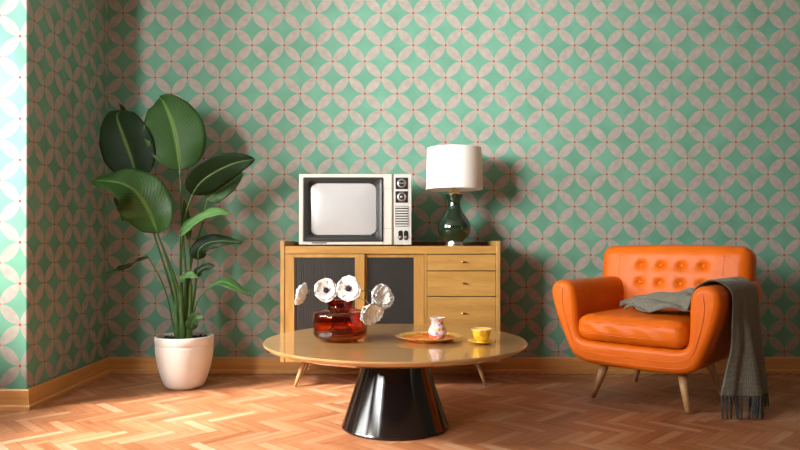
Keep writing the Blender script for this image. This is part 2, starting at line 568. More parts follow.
# windows: frame, mullion, sill and glass
for wi, (WY0, WY1, WZ0, WZ1) in enumerate(WINS):
    wroot = struct(bpy.data.objects.new('window_%d' % (wi+1), None)); C.objects.link(wroot)
    wroot.location = (XO-0.09, (WY0+WY1)/2, WZ0)
    hw, hh = (WY1-WY0)/2, WZ1-WZ0
    bm = bmesh.new()
    for b_ in ((-hw, -hw+0.05, 0, hh), (hw-0.05, hw, 0, hh), (-hw, hw, 0, 0.05), (-hw, hw, hh-0.05, hh)):
        box(bm, -0.03, 0.03, b_[0], b_[1], b_[2], b_[3])
    obj('window_frame', bm, M['white'], wroot)
    bm = bmesh.new(); box(bm, -0.025, 0.025, -0.025, 0.025, 0.05, hh-0.05)
    obj('mullion', bm, M['white'], wroot, bevel=0.004)
    bm = bmesh.new(); box(bm, -0.02, 0.13, -hw, hw, -0.03, 0.0)
    obj('window_sill', bm, M['white'], wroot, bevel=0.005)
    for s in (-1, 1):
        bm = bmesh.new()
        a, b_ = (0.025, hw-0.05) if s > 0 else (-hw+0.05, -0.025)
        box(bm, -0.003, 0.003, a, b_, 0.05, hh-0.05)
        obj('pane', bm, M['clear'], wroot)

# floor: real herringbone blocks lying over a dark joint bed
L_, W_ = 0.25, 0.050
bm = bmesh.new()
col = bm.loops.layers.color.new('tone')
uvl = bm.loops.layers.uv.verify()
c45 = math.cos(R(-45)); s45 = math.sin(R(-45))
def rot45(x, y):
    return (x*c45-y*s45+0.03, x*s45+y*c45+2.5)
g = 0.0006
x_lo, x_hi, y_lo, y_hi = XO, XR, YF, YB
rnd = random.Random(11)
for i in range(-170, 171):
    for j in range(-30, 31):
        for kind in (0, 1):
            ox, oy = i*W_+j*L_, i*W_-j*L_
            if kind == 0:
                x0, x1, y0, y1 = ox, ox+L_, oy, oy+W_
            else:
                x0, x1, y0, y1 = ox, ox+W_, oy+W_, oy+W_+L_
            cx, cy = rot45((x0+x1)/2, (y0+y1)/2)
            if not (x_lo-0.05 < cx < x_hi+0.05 and y_lo-0.05 < cy < y_hi+0.05):
                continue
            q = [(x0+g, y0+g), (x1-g, y0+g), (x1-g, y1-g), (x0+g, y1-g)]
            vs = []
            for a, b_ in q:
                X, Y = rot45(a, b_)
                X = max(x_lo, min(x_hi, X)); Y = max(y_lo, min(y_hi, Y))
                vs.append(bm.verts.new((X, Y, 0)))
            try:
                f = bm.faces.new(vs)
            except ValueError:
                continue
            if f.calc_area() < 1e-5:
                bm.faces.remove(f); continue
            tone = min(1, max(0, rnd.gauss(0.5, 0.24)))
            ru, rv = rnd.uniform(0, 50), rnd.uniform(0, 50)
            uvq = [(0, 0), (L_, 0), (L_, W_), (0, W_)] if kind == 0 else [(0, 0), (0, W_), (L_, W_), (L_, 0)]
            for l, (uu, vv) in zip(f.loops, uvq):
                l[uvl].uv = (uu+ru, vv+rv)
                l[col] = (tone, tone, tone, 1)
floor_o = struct(obj('floor', bm, M['floor']))
for p in floor_o.data.polygons:
    pass
bm = bmesh.new(); box(bm, XO, XR, YF, YB, -0.06, -0.0008)
struct(obj('floor_bed', bm, M['joint']))

# baseboards: tall board with a small shoe at the floor
def baseboard(name, p0, p1, n, mat, m0=(0, 0), m1=(0, 0)):
    """p0->p1 along the wall, n = unit vector into the room"""
    prof = [(0, 0), (0.026, 0), (0.026, 0.018), (0.022, 0.025), (0.016, 0.027), (0.016, 0.098), (0.012, 0.104), (0, 0.104)]
    bm = bmesh.new()
    A = []
    for p, m in ((p0, m0), (p1, m1)):
        A.append([bm.verts.new((p[0]+(n[0]+m[0])*a, p[1]+(n[1]+m[1])*a, z)) for a, z in prof])
    k = len(prof)
    for i in range(k):
        j = (i+1) % k
        bm.faces.new((A[0][i], A[0][j], A[1][j], A[1][i]))
    bm.faces.new(A[0]); bm.faces.new(A[1][::-1])
    return struct(obj(name, bm, mat))
baseboard('baseboard_back', (XL, YB), (XR, YB), (0, -1), M['base_x'], (1, 0), (-1, 0))
baseboard('baseboard_left', (XL, YP), (XL, YB), (1, 0), M['base_y'], (0, -1), (0, -1))
baseboard('baseboard_pier', (XO, YP), (XL, YP), (0, -1), M['base_x'], (1, 0), (1, 0))
baseboard('baseboard_right', (XR, YF), (XR, YB-0.03), (-1, 0), M['base_y'])
baseboard('baseboard_window_side', (XO, YF), (XO, YP-0.03), (1, 0), M['base_y'])

# ------------------------------------------------------------------ sideboard
SX0, SX1, SY0, SY1 = -0.697, 0.585, 3.96, 4.378
SW = SX1-SX0
SZB, SZT = 0.150, 0.826
sb = thing('sideboard', 'honey oak sideboard with two slatted sliding doors and a stack of drawers', 'sideboard', (SX0, SY0, 0))
D = SY1-SY0
TS = 0.024
for x0, x1 in ((0, TS), (SW-TS, SW)):
    bm = bmesh.new(); box(bm, x0, x1, 0, D, SZB, 0.857)
    obj('side_panel', bm, M['oak_v'], sb, bevel=0.003)
bm = bmesh.new(); box(bm, TS, SW-TS, 0.004, D-0.02, SZT-0.045, SZT)
obj('top_panel', bm, M['oak_h'], sb, bevel=0.002)
bm = bmesh.new(); box(bm, TS, SW-TS, 0.004, D-0.02, SZB, SZB+0.03)
obj('bottom_panel', bm, M['oak_h'], sb, bevel=0.002)
bm = bmesh.new(); box(bm, TS, SW-TS, D-0.02, D-0.004, SZB, 0.850)
obj('back_panel', bm, M['walnut'], sb, bevel=0.002)
def sx(px):          # picture column -> distance from the sideboard's left side
    return (px-400)/FPX*SY0-SX0
XD1 = sx(364.5); XD2 = sx(425.5)
bm = bmesh.new(); box(bm, XD2-0.006, XD2+0.008, 0.006, D-0.02, SZB+0.03, SZT-0.045)
obj('partition', bm, M['oak_v'], sb)
bm = bmesh.new(); box(bm, TS, XD2, 0.10, 0.12, SZB+0.03, SZT-0.045)
obj('shadow_board', bm, M['dark_recess'], sb)
ZT, ZB_ = SZT-0.047, SZB+0.032
def slide_door(x0, x1, y, rail, st0, st1, name_lbl=None):
    bm = bmesh.new()
    t = 0.018
    box(bm, x0, x0+st0, y, y+t, ZB_, ZT)
    box(bm, x1-st1, x1, y, y+t, ZB_, ZT)
    box(bm, x0+st0, x1-st1, y, y+t, ZT-rail, ZT)
    box(bm, x0+st0, x1-st1, y, y+t, ZB_, ZB_+0.05)
    d = obj('door', bm, M['oak_v'], sb, bevel=0.0015)
    bm = bmesh.new()
    a, b_ = x0+st0, x1-st1
    box(bm, a, b_, y+0.011, y+0.016, ZB_+0.05, ZT-rail)
    n = 26
    for k in range(n):
        xx = a+(b_-a)*(k+0.5)/n
        w = (b_-a)/n*0.34
        box(bm, xx-w, xx+w, y+0.006, y+0.011, ZB_+0.05, ZT-rail)
    obj('slatted_panel', bm, M['mesh'], d)
slide_door(TS+0.001, XD1, 0.004, 0.020, sx(294)-TS, XD1-sx(355))
slide_door(XD1-0.03, XD2-0.008, 0.026, 0.020, sx(367)-XD1+0.03, XD2-0.008-sx(414))
def sz(py):
    return CAM_H-(py-HORIZ)/FPX*SY0
zr = [ZT, sz(271), sz(296.5), sz(331), ZB_]
for k in range(4):
    a, b_ = zr[k+1]+0.0025, zr[k]-0.0025
    bm = bmesh.new(); box(bm, XD2+0.011, SW-TS-0.003, 0.002, 0.020, a, b_)
    dr = obj('drawer', bm, M['oak_h'], sb, bevel=0.0015)
    hx, hz = sx(463.5), (a+b_)/2+0.004
    bm = bmesh.new()
    lathe(bm, [(0.0, 0), (0.0035, 0), (0.0035, 0.012), (0.011, 0.014), (0.011, 0.018), (0, 0.019)], 20)
    for v in bm.verts:
        v.co = Vector((hx+v.co.x*1.7, 0.003-v.co.z, hz+v.co.y*0.45))
    obj('pull', bm, M['brass'], dr, smooth=True)
bm = bmesh.new(); box(bm, XD2+0.01, SW-TS, 0.021, D-0.025, SZB+0.03, SZT-0.047)
obj('drawer_carcass', bm, M['dark_recess'], sb)
for xx, yy in ((0.13, 0.07), (SW-0.13, 0.07), (0.13, D-0.07), (SW-0.13, D-0.07)):
    s = -1 if xx < SW/2 else 1
    ty = -1 if yy < D/2 else 1
    bm = bmesh.new()
    tube(bm, [(xx, yy, SZB), (xx+s*0.025, yy+ty*0.018, SZB/2), (xx+s*0.05, yy+ty*0.036, 0.001)], [0.016, 0.0125, 0.008], 16)
    lg = obj('leg', bm, M['oak_leg'], sb, smooth=True)

# ------------------------------------------------------------------ television
TY = 4.02
tvx0, tvx1 = (299-400)/FPX*TY, (411.5-400)/FPX*TY
TW = tvx1-tvx0
TZ = SZT
TH = CAM_H-(174-HORIZ)/FPX*TY-TZ-0.0
tv = thing('television', 'ivory retro portable television with grey screen and two round dials on the sideboard', 'television', (tvx0, TY, TZ))
def tx(px): return (px-400)/FPX*TY-tvx0
def tz(py): return CAM_H-(py-HORIZ)/FPX*TY-TZ
F0 = 0.008
px_split = tx(392)
bx0, bx1, bz0, bz1 = tx(303), tx(383), tz(241.5), tz(177.5)     # recess for the bezel
bm = bmesh.new()
# case front frame (left section) around the bezel
y1 = 0.05
for b_ in ((0, bx0, F0, TH), (bx1, px_split, F0, TH), (bx0, bx1, F0, bz0), (bx0, bx1, bz1, TH)):
    box(bm, b_[0], b_[1], 0, y1, b_[2], b_[3])
box(bm, 0, TW, y1, 0.20, F0, TH)
# tapering rear housing
vs = []
for (a, yy, i) in ((0, 0.20, 0.0), (1, 0.33, 0.05)):
    vs.append([bm.verts.new(p) for p in ((i, yy, F0+i*0.5), (TW-i, yy, F0+i*0.5), (TW-i, yy, TH-i), (i, yy, TH-i))])
for k in range(4):
    bm.faces.new((vs[0][k], vs[0][(k+1) % 4], vs[1][(k+1) % 4], vs[1][k]))
bm.faces.new(vs[1])
obj('case', bm, M['tv_case'], tv, bevel=0.003)
# bezel: sloping picture-frame, wide on the right
def rrect(cx, cz, hx, hz, r, n=6, bul=0.0):
    pts = []
    for (sx_, sz_, a0) in ((1, 1, 0), (-1, 1, 90), (-1, -1, 180), (1, -1, 270)):
        for k in range(n+1):
            a = R(a0+90*k/n)
            pts.append([cx+sx_*(hx-r)+r*math.cos(a), cz+sz_*(hz-r)+r*math.sin(a)])
    for p in pts:
        ex, ez = (p[0]-cx)/hx, (p[1]-cz)/hz
        p[0] += bul*ex*(1-ez*ez); p[1] += bul*ez*(1-ex*ex)
    return pts
scx, scz = (tx(311)+tx(375.5))/2, (tz(234.5)+tz(183.5))/2
shx, shz = (tx(375.5)-tx(311))/2, (tz(183.5)-tz(234.5))/2
bcx, bcz = (bx0+bx1)/2, (bz0+bz1)/2
bhx, bhz = (bx1-bx0)/2, (bz1-bz0)/2
bm = bmesh.new()
loops = [(rrect(bcx, bcz, bhx, bhz, 0.008), 0.02), (rrect(bcx, bcz, bhx, bhz, 0.008), -0.006),
         (rrect(bcx, bcz, bhx-0.006, bhz-0.006, 0.008), -0.009),
         (rrect(scx+0.003, scz, shx+0.020, shz+0.017, 0.022, bul=0.003), -0.005),
         (rrect(scx, scz, shx+0.003, shz+0.003, 0.024, bul=0.004), 0.014),
         (rrect(scx, scz, shx, shz, 0.024, bul=0.004), 0.022)]
rings = [[bm.verts.new((p[0], y, p[1])) for p in lp] for lp, y in loops]
for a, b_ in zip(rings, rings[1:]):
    n = len(a)
    for k in range(n):
        bm.faces.new((a[k], a[(k+1) % n], b_[(k+1) % n], b_[k]))
obj('bezel', bm, M['tv_bezel'], tv, smooth=False, bevel=0.001)
# bulging picture tube
bm = bmesh.new()
prev = None
base = rrect(0, 0, 1, 1, 0.26, 6, 0.03)
for k in range(9):
    f = 1-k/8
    y = 0.020-0.018*(1-f**2.2)
    if f > 0:
        ring = [bm.verts.new((scx+shx*1.01*p[0]*f, y, scz+shz*1.01*p[1]*f)) for p in base]
    else:
        ring = [bm.verts.new((scx, y, scz))]
    if prev:
        n = len(prev)
        for q in range(n):
            if len(ring) == 1:
                bm.faces.new((prev[q], prev[(q+1) % n], ring[0]))
            else:
                bm.faces.new((prev[q], prev[(q+1) % n], ring[(q+1) % n], ring[q]))
    prev = ring
bmx = bm
obj('screen', bmx, M['tv_screen'], tv, smooth=True)
# control column on the right
bm = bmesh.new(); box(bm, px_split+0.013, TW, -0.004, y1, F0, TH)
cp = obj('control_panel', bm, M['tv_panel'], tv, bevel=0.0025)
bm = bmesh.new(); box(bm, px_split, px_split+0.013, 0.004, y1, F0, TH)
obj('trim_strip', bm, M['tv_strip'], tv, bevel=0.001)
for zz in (tz(188.5), tz(228.5)):
    bm = bmesh.new(); box(bm, bx1+0.004, px_split-0.001, -0.0009, 0.004, zz-0.0008, zz+0.0008)
    obj('seam', bm, M['tv_strip'], tv)
pcx = tx(401.7)
for k, py in enumerate((183.5, 197)):
    zc = tz(py)
    bm = bmesh.new(); box(bm, pcx-0.037, pcx+0.037, -0.007, 0.0, zc-0.034, zc+0.034)
    pl = obj('dial_plate', bm, M['black'], cp, bevel=0.001)
    bm = bmesh.new()
    lathe(bm, [(0, -0.004), (0.0265, -0.004), (0.0265, 0.006), (0.024, 0.009), (0.018, 0.0095), (0.018, 0.006), (0, 0.006)], 36)
    if k == 0:
        pass
    for v in bm.verts:
        v.co = Vector((pcx+v.co.x, -0.006-v.co.z, zc+v.co.y))
    kn = obj('knob', bm, M['steel'], cp, smooth=False, bevel=0.0007)
    bm = bmesh.new()
    lathe(bm, [(0, 0.006), (0.0165, 0.006), (0.0165, 0.0085), (0, 0.0088)], 30)
    for v in bm.verts:
        v.co = Vector((pcx+v.co.x, -0.006-v.co.z, zc+v.co.y))
    obj('knob_face', bm, M['black'], cp, smooth=False)
    bm = bmesh.new()
    if k == 0:
        box(bm, pcx-0.021, pcx+0.021, -0.021, -0.0135, zc-0.0045, zc+0.0045)
    else:
        lathe(bm, [(0, 0.008), (0.0085, 0.008), (0.0085, 0.010), (0.0065, 0.011), (0, 0.011)], 24)
        for v in bm.verts:
            v.co = Vector((pcx+v.co.x, -0.006-v.co.z, zc+v.co.y))
    obj('knob_grip', bm, M['steel'], cp, bevel=0.0008)
    bm = bmesh.new()
    for q in range(12):
        a = 2*PI*q/12
        xx, zz = pcx+0.0305*math.cos(a), zc+0.0305*math.sin(a)
        box(bm, xx-0.0007, xx+0.0007, -0.0074, -0.0069, zz-0.0007, zz+0.0007)
    obj('dial_marks', bm, M['white'], cp)
gz0, gz1 = tz(226.5), tz(206)
bm = bmesh.new(); box(bm, pcx-0.038, pcx+0.038, -0.0054, -0.0042, gz0, gz1)
obj('grille_backing', bm, M['black'], cp)
bm = bmesh.new()
for k in range(8):
    zz = gz0+(gz1-gz0)*(k+0.5)/8
    box(bm, pcx-0.037, pcx+0.037, -0.0125, -0.005, zz-0.0042, zz+0.0042)
obj('speaker_grille', bm, M['tv_grille'], cp)
for px in (400.5, 406):
    cxs = tx(px); z0_, z1_ = tz(240.0), tz(230.5)
    bm = bmesh.new()
    lp = rrect(cxs, (z0_+z1_)/2, 0.0125, (z1_-z0_)/2, 0.0122, 6)
    a = [bm.verts.new((p[0], -0.0035, p[1])) for p in lp]; b_ = [bm.verts.new((p[0], -0.0075, p[1])) for p in lp]
    for q in range(len(a)):
        bm.faces.new((a[q], a[(q+1) % len(a)], b_[(q+1) % len(a)], b_[q]))
    bm.faces.new(b_)
    sw = obj('switch', bm, M['black'], cp)
    bm = bmesh.new()
    lathe(bm, [(0, 0), (0.0085, 0), (0.0085, 0.004), (0.006, 0.006), (0, 0.006)], 20)
    for v in bm.verts:
        v.co = Vector((cxs+v.co.x, -0.0072-v.co.z, tz(237.2)+v.co.y))
    obj('switch_button', bm, M['steel'], cp, smooth=False)
bm = bmesh.new(); box(bm, tx(312), tx(326.5), -0.0025, 0.001, tz(243.4), tz(242.4))
obj('badge', bm, M['black'], tv)
for xx in (0.05, TW-0.05):
    for yy in (0.03, 0.18):
        bm = bmesh.new(); lathe(bm, [(0, 0.0005), (0.012, 0.0005), (0.014, F0+0.001), (0, F0+0.001)], 16, xx, yy, 0)
        obj('foot', bm, M['black'], tv)

# ------------------------------------------------------------------ table lamp
LY = 4.12
LX = (454.3-400)/FPX*LY
lamp = thing('table_lamp', 'green glazed bottle table lamp with white drum shade on the sideboard', 'lamp', (LX, LY, SZT))
def lz(py): return CAM_H-(py-HORIZ)/FPX*LY-SZT
k_ = LY/FPX
bm = bmesh.new()
lathe(bm, [(0, 0), (9.5*k_, 0), (9.5*k_, 0.006), (8.6*k_, 0.010), (8.2*k_, 0.026), (8.6*k_, 0.030), (0, 0.030)], 40)
obj('base', bm, M['steel'], lamp, smooth=False, bevel=0.001)
prof = [(y, r) for y, r in ((242.3, 7.5), (240, 10), (236, 13.8), (231, 16.2), (226.5, 16.6), (222, 15.2), (217, 12.0), (212, 8.6), (207, 6.6), (202, 6.2), (198.5, 7.2), (195.8, 8.6), (194.6, 8.8), (194.0, 8.2))]
P3 = smooth_pts([(r*k_, 0, lz(y)) for y, r in prof], 5)
bm = bmesh.new(); lathe(bm, [(0, P3[0].z)]+[(p.x, p.z) for p in P3]+[(0, P3[-1].z-0.002)], 48)
obj('body', bm, M['green_glaze'], lamp, smooth=True)
bm = bmesh.new()
lathe(bm, [(0, lz(194.6)), (7.4*k_, lz(194.4)), (7.0*k_, lz(193.6)), (4.2*k_, lz(191.5)), (2.2*k_, lz(190.6)), (1.9*k_, lz(184)), (0, lz(184))], 32)
nf = obj('neck_fitting', bm, M['brass'], lamp, smooth=True)
bm = bmesh.new()
lathe(bm, [(0, lz(184)), (0.018, lz(183)), (0.020, lz(176)), (0.030, lz(170)), (0.030, lz(164)), (0.018, lz(159)), (0, lz(158))], 24)
obj('bulb', bm, M['china'], lamp, smooth=True)
zt_, zb_ = lz(148.5), lz(189.6)
bm = bmesh.new()
n = 64
rt, rb = 27.0*k_, 28.3*k_
o_, i_ = [], []
prof = [(rb, zb_), (rb+0.0008, zb_+0.004), (rt+0.0008, zt_-0.004), (rt, zt_), (rt-0.003, zt_), (rt-0.0035, zt_-0.005), (rb-0.0035, zb_+0.005), (rb-0.003, zb_)]
lathe(bm, prof, n, close=True)
sh = obj('lamp_shade', bm, M['shade'], lamp, smooth=False)
bm = bmesh.new()
for k in range(3):
    a = 2*PI*k/3+0.3
    tube(bm, [(0, 0, zt_-0.03), (rt*0.985*math.cos(a), rt*0.985*math.sin(a), zt_-0.012)], 0.0016, 6)
tube(bm, [(0, 0, lz(160)), (0, 0, zt_-0.028)], 0.003, 8)
obj('shade_holder', bm, M['brass'], lamp)
for p in sh.data.polygons:
    p.use_smooth = True
md = sh.modifiers.new('es', 'EDGE_SPLIT'); md.split_angle = R(35)

# ------------------------------------------------------------------ coffee table
TD = 3.145
ct = thing('coffee_table', 'round glossy oak coffee table on a black cone base', 'coffee table', (-0.022, TD, 0))
TT = 0.400
bm = bmesh.new()
rt_ = 0.601
lathe(bm, [(0, TT), (rt_-0.004, TT), (rt_, TT-0.003)], 128)
bmesh.ops.remove_doubles(bm, verts=bm.verts, dist=1e-6)
bm2 = bm
lathe(bm2, [(rt_, TT-0.003), (rt_+0.0005, TT-0.008), (rt_-0.012, TT-0.020), (rt_-0.045, TT-0.032), (0, TT-0.032)], 128)
bmesh.ops.remove_doubles(bm2, verts=bm2.verts, dist=1e-5)
to = obj('tabletop', bm2, M['table'], ct, smooth=True)
md = to.modifiers.new('es', 'EDGE_SPLIT'); md.split_angle = R(20)
bm = bmesh.new()
lathe(bm, [(0, 0), (0.243, 0), (0.247, 0.004), (0.247, 0.010), (0.243, 0.016), (0.128, TT-0.040), (0.128, TT-0.0325), (0, TT-0.0325)], 96)
bo = obj('base', bm, M['black_gloss'], ct, smooth=True)
md = bo.modifiers.new('es', 'EDGE_SPLIT'); md.split_angle = R(25)

# ------------------------------------------------------------------ amber vase
VD = 3.12
VX = (340.5-400)/FPX*VD
kv = VD/FPX
vase = thing('vase', 'squat amber glass vase with a narrow collar neck on the coffee table', 'vase', (VX, VD, TT))
outer = [(0, 0.0006), (0.070, 0.0006), (0.080, 0.004), (0.083, 0.010), (0.110, 0.013), (0.121, 0.022), (0.1235, 0.034), (0.1240, 0.115), (0.1215, 0.127), (0.110, 0.134),
         (0.075, 0.141), (0.062, 0.147), (0.0585, 0.157), (0.0600, 0.180), (0.0605, 0.187)]
inner = [(0.0565, 0.187), (0.0545, 0.158), (0.058, 0.145), (0.072, 0.1365), (0.106, 0.129), (0.1165, 0.122), (0.1195, 0.113), (0.1190, 0.045), (0.112, 0.032), (0.07, 0.028), (0, 0.028)]
bm = bmesh.new(); lathe(bm, outer+inner, 96)
vo_ = obj('glass_body', bm, M['amber'], vase, smooth=True)

# ------------------------------------------------------------------ flowers
def petal_grid(ln, wd, cup, ruf, seed):
    cup *= 0.62; ruf *= 1.3; wd *= 1.12
    rr = random.Random(seed)
    a1, a2 = rr.uniform(0, 6), rr.uniform(0, 6)
    G = []
    ni, nj = 10, 9
    for i in range(ni+1):
        t = i/ni
        w = wd*math.sin(PI*min(1, (0.10+0.72*t)))**0.7
        if t > 0.8: w *= math.sqrt(max(0.02, 1-((t-0.8)/0.22)**2))
        row = []
        for j in range(nj+1):
            s = 2*j/nj-1
            x = s*w
            y = ln*t*(1-0.06*s*s)
            z = cup*(t**1.6)*ln + 0.20*w*s*s*(0.4+t) + ruf*t*t*(math.sin(s*5+a1)+0.6*math.sin(s*9+a2))
            row.append(Vector((x, y, z)))
        G.append(row)
    return G
def flower(label, head, face, radius, stem_pts, cup=0.35, seed=1, centre=True, layers=((6, 0.0, 1.0), (5, 0.5, 0.82)), ruf=0.0028):
    head = Vector(head); face = Vector(face).normalized()
    base = Vector((VX, VD, TT))
    t = thing('anemone', label, 'flower', base, 0, 'white flowers in the amber vase')
    h = head-base
    q = face.to_track_quat('Z', 'Y').to_matrix()
    rr = random.Random(seed)
    for li, (n, off, sc) in enumerate(layers):
        for k in range(n):
            a = 2*PI*(k+off)/n+rr.uniform(-0.12, 0.12)
            G = petal_grid(radius*sc*rr.uniform(0.93, 1.05), radius*0.56*sc, cup*(1+0.5*li)*rr.uniform(0.8, 1.2), ruf, seed*50+k+li*20)
            Rm = Matrix.Rotation(a, 3, 'Z')
            grid = [[h+q @ (Rm @ (p+Vector((0, radius*0.05, 0.0012*li+0.0009*(k % 2))))) for p in row] for row in G]
            bm = bmesh.new(); sheet(bm, grid)
            obj('petal', bm, M['petal'], t, smooth=True, solid=0.0008)
    if centre:
        bm = bmesh.new()
        rc = radius*0.24
        lathe(bm, [(0, 0), (rc*0.9, 0.001), (rc, rc*0.35), (rc*0.6, rc*0.75), (0, rc*0.85)], 20)
        for v in bm.verts:
            v.co = h+q @ (v.co*1.0+Vector((0, 0, 0.004)))
        for k in range(26):
            a = rr.uniform(0, 2*PI); r = rc*rr.uniform(1.1, 1.6)
            p = h+q @ Vector((r*math.cos(a), r*math.sin(a), 0.006+rr.uniform(0, 0.005)))
            bmesh.ops.create_icosphere(bm, subdivisions=1, radius=0.0016, matrix=Matrix.Translation(p))
        obj('flower_centre', bm, M['stamen'], t, smooth=True)
    bm = bmesh.new()
    pts = [Vector(p)-base for p in stem_pts]+[h-face*0.002]
    sp_ = smooth_pts(pts, 8)
    tube(bm, sp_, 0.0022, 8)
    obj('stem', bm, M['stem'], t, smooth=True)
bi = [Vector((VX+dx, VD+dy, TT+0.034)) for dx, dy in ((0.05, 0.02), (0.04, -0.03), (-0.05, 0.0), (-0.05, 0.03), (-0.03, -0.04))]
nk = lambda dx, dy: Vector((VX+dx, VD+dy, TT+0.186))
flower('white anemone seen edge-on at the far left of the bunch', at(305.5, 295.5, 3.05), (-0.90, 0.25, 0.30), 0.052,
       [bi[0], nk(-0.030, -0.025), at(322, 291, 3.08), at(313, 289, 3.055)], 0.62, 3, centre=False, layers=((5, 0, 1.0), (4, 0.5, 0.85)))
flower('white anemone with dark centre, second from the left in the vase', at(326.0, 290.5, 3.07), (0.10, -0.92, 0.18), 0.052,
       [bi[1], nk(-0.012, -0.035), at(332, 297, 3.10)], 0.38, 5)
flower('open white anemone with dark centre right above the vase neck', at(348.5, 288.8, 3.06), (-0.05, -0.98, 0.10), 0.056,
       [bi[2], nk(0.012, -0.03), at(348, 296, 3.09)], 0.25, 8)
flower('white anemone on an arching stem, upper one at the right', at(381.0, 297.5, 3.04), (0.48, -0.82, 0.30), 0.056,
       [bi[3], nk(0.035, 0.0), at(357, 292.5, 3.10), at(368, 290.5, 3.09), at(376, 293.5, 3.07)], 0.38, 12, centre=False, ruf=0.004, layers=((6, 0, 1.0), (6, 0.5, 0.85), (5, 0.25, 0.65)))
flower('drooping white anemone hanging beside the vase body at the right', at(370.5, 312.0, 2.99), (0.45, -0.78, -0.42), 0.056,
       [bi[4], nk(0.030, -0.030), at(356, 297.5, 3.06), at(366, 301, 3.03), at(370, 306, 3.01)], 0.36, 17, centre=False, ruf=0.004, layers=((6, 0, 1.0), (6, 0.5, 0.85), (5, 0.25, 0.6)))

# ------------------------------------------------------------------ tray, jug, cup and saucer
PD = 3.125
tray = thing('serving_plate', 'round orange patterned plate with a scalloped gold rim on the coffee table', 'plate', ((429.3-400)/FPX*PD, PD, TT))
n = 72
bm = bmesh.new()
def scal(prof, amp=0.0, kn=24, segs=144):
    rings = []
    for r, z, am in prof:
        if r == 0: rings.append([bm.verts.new((0, 0, z))]); continue
        rings.append([bm.verts.new(((r+am*math.cos(kn*2*PI*i/segs))*math.cos(2*PI*i/segs), (r+am*math.cos(kn*2*PI*i/segs))*math.sin(2*PI*i/segs), z)) for i in range(segs)])
    for a, b_ in zip(rings, rings[1:]):
        for i in range(segs):
            j = (i+1) % segs
            if len(a) == 1: bm.faces.new((a[0], b_[i], b_[j]))
            elif len(b_) == 1: bm.faces.new((a[i], a[j], b_[0]))
            else: bm.faces.new((a[i], a[j], b_[j], b_[i]))
scal([(0, 0.007, 0), (0.06, 0.007, 0), (0.100, 0.008, 0), (0.118, 0.0125, 0), (0.120, 0.009, 0), (0.100, 0.0006, 0), (0, 0.0006, 0)])
obj('well', bm, M['tray'], tray, smooth=True)
bm = bmesh.new()
scal([(0.1185, 0.0100, 0), (0.1185, 0.0128, 0), (0.135, 0.0175, 0.0005), (0.149, 0.0210, 0.0022), (0.1525, 0.0205, 0.0028), (0.149, 0.0185, 0.0022), (0.135, 0.0145, 0.0005), (0.1185, 0.0100, 0)])
obj('rim', bm, M['tray_rim'], tray, smooth=True)

JX, JD = (437.4-400)/FPX*3.11, 3.11
jug = thing('vase', 'small floral china vase in pink and lilac standing on the orange plate', 'vase', (JX, JD, TT+0.0075))
kj = JD/FPX
bm = bmesh.new()
pr = [(0, 0), (0.024, 0), (0.028, 0.003), (0.040, 0.018), (0.0425, 0.033), (0.038, 0.048), (0.031, 0.060), (0.0285, 0.070), (0.030, 0.084), (0.0335, 0.094)]
P3 = smooth_pts([(r, 0, z) for r, z in pr[2:]], 4)
lathe(bm, [(0, 0), (0.024, 0)]+[(p.x, p.z) for p in P3]+[(0.031, 0.0945), (0.027, 0.084), (0.025, 0.070), (0.028, 0.058), (0.034, 0.040), (0.03, 0.02), (0, 0.012)], 48)
obj('body', bm, M['floral'], jug, smooth=True)
bm = bmesh.new()
lathe(bm, [(0.0300, 0.0935), (0.0338, 0.0930), (0.0345, 0.0955), (0.0330, 0.0975), (0.0305, 0.0965)], 40, close=True)
obj('lip', bm, M['china'], jug, smooth=True)

CX, CD = (481.5-400)/FPX*3.02, 3.02
sau = thing('saucer', 'small yellow saucer under the yellow cup', 'saucer', (CX, CD, TT))
bm = bmesh.new()
lathe(bm, [(0, 0.0006), (0.030, 0.0006), (0.034, 0.003), (0.050, 0.007), (0.0600, 0.0115), (0.0608, 0.0130), (0.0590, 0.0135), (0.048, 0.0095), (0.033, 0.0058), (0, 0.0055)], 64)
obj('dish', bm, M['yellow'], sau, smooth=True)
cup = thing('teacup', 'yellow teacup with embossed sides on its saucer at the table edge', 'cup', (CX, CD, TT+0.0058))
bm = bmesh.new()
lathe(bm, [(0, 0), (0.022, 0), (0.023, 0.002), (0.021, 0.006), (0.027, 0.010), (0.0335, 0.018), (0.037, 0.032), (0.040, 0.048), (0.0455, 0.057), (0.0445, 0.0585), (0.0375, 0.050), (0.034, 0.034), (0.030, 0.018), (0, 0.010)], 64)
obj('bowl', bm, M['yellow'], cup, smooth=True)
bm = bmesh.new()
lathe(bm, [(0.0445, 0.0572), (0.0461, 0.0570), (0.0466, 0.0585), (0.0455, 0.0597), (0.0440, 0.0590)], 64, close=True)
obj('lip', bm, M['china'], cup, smooth=True)

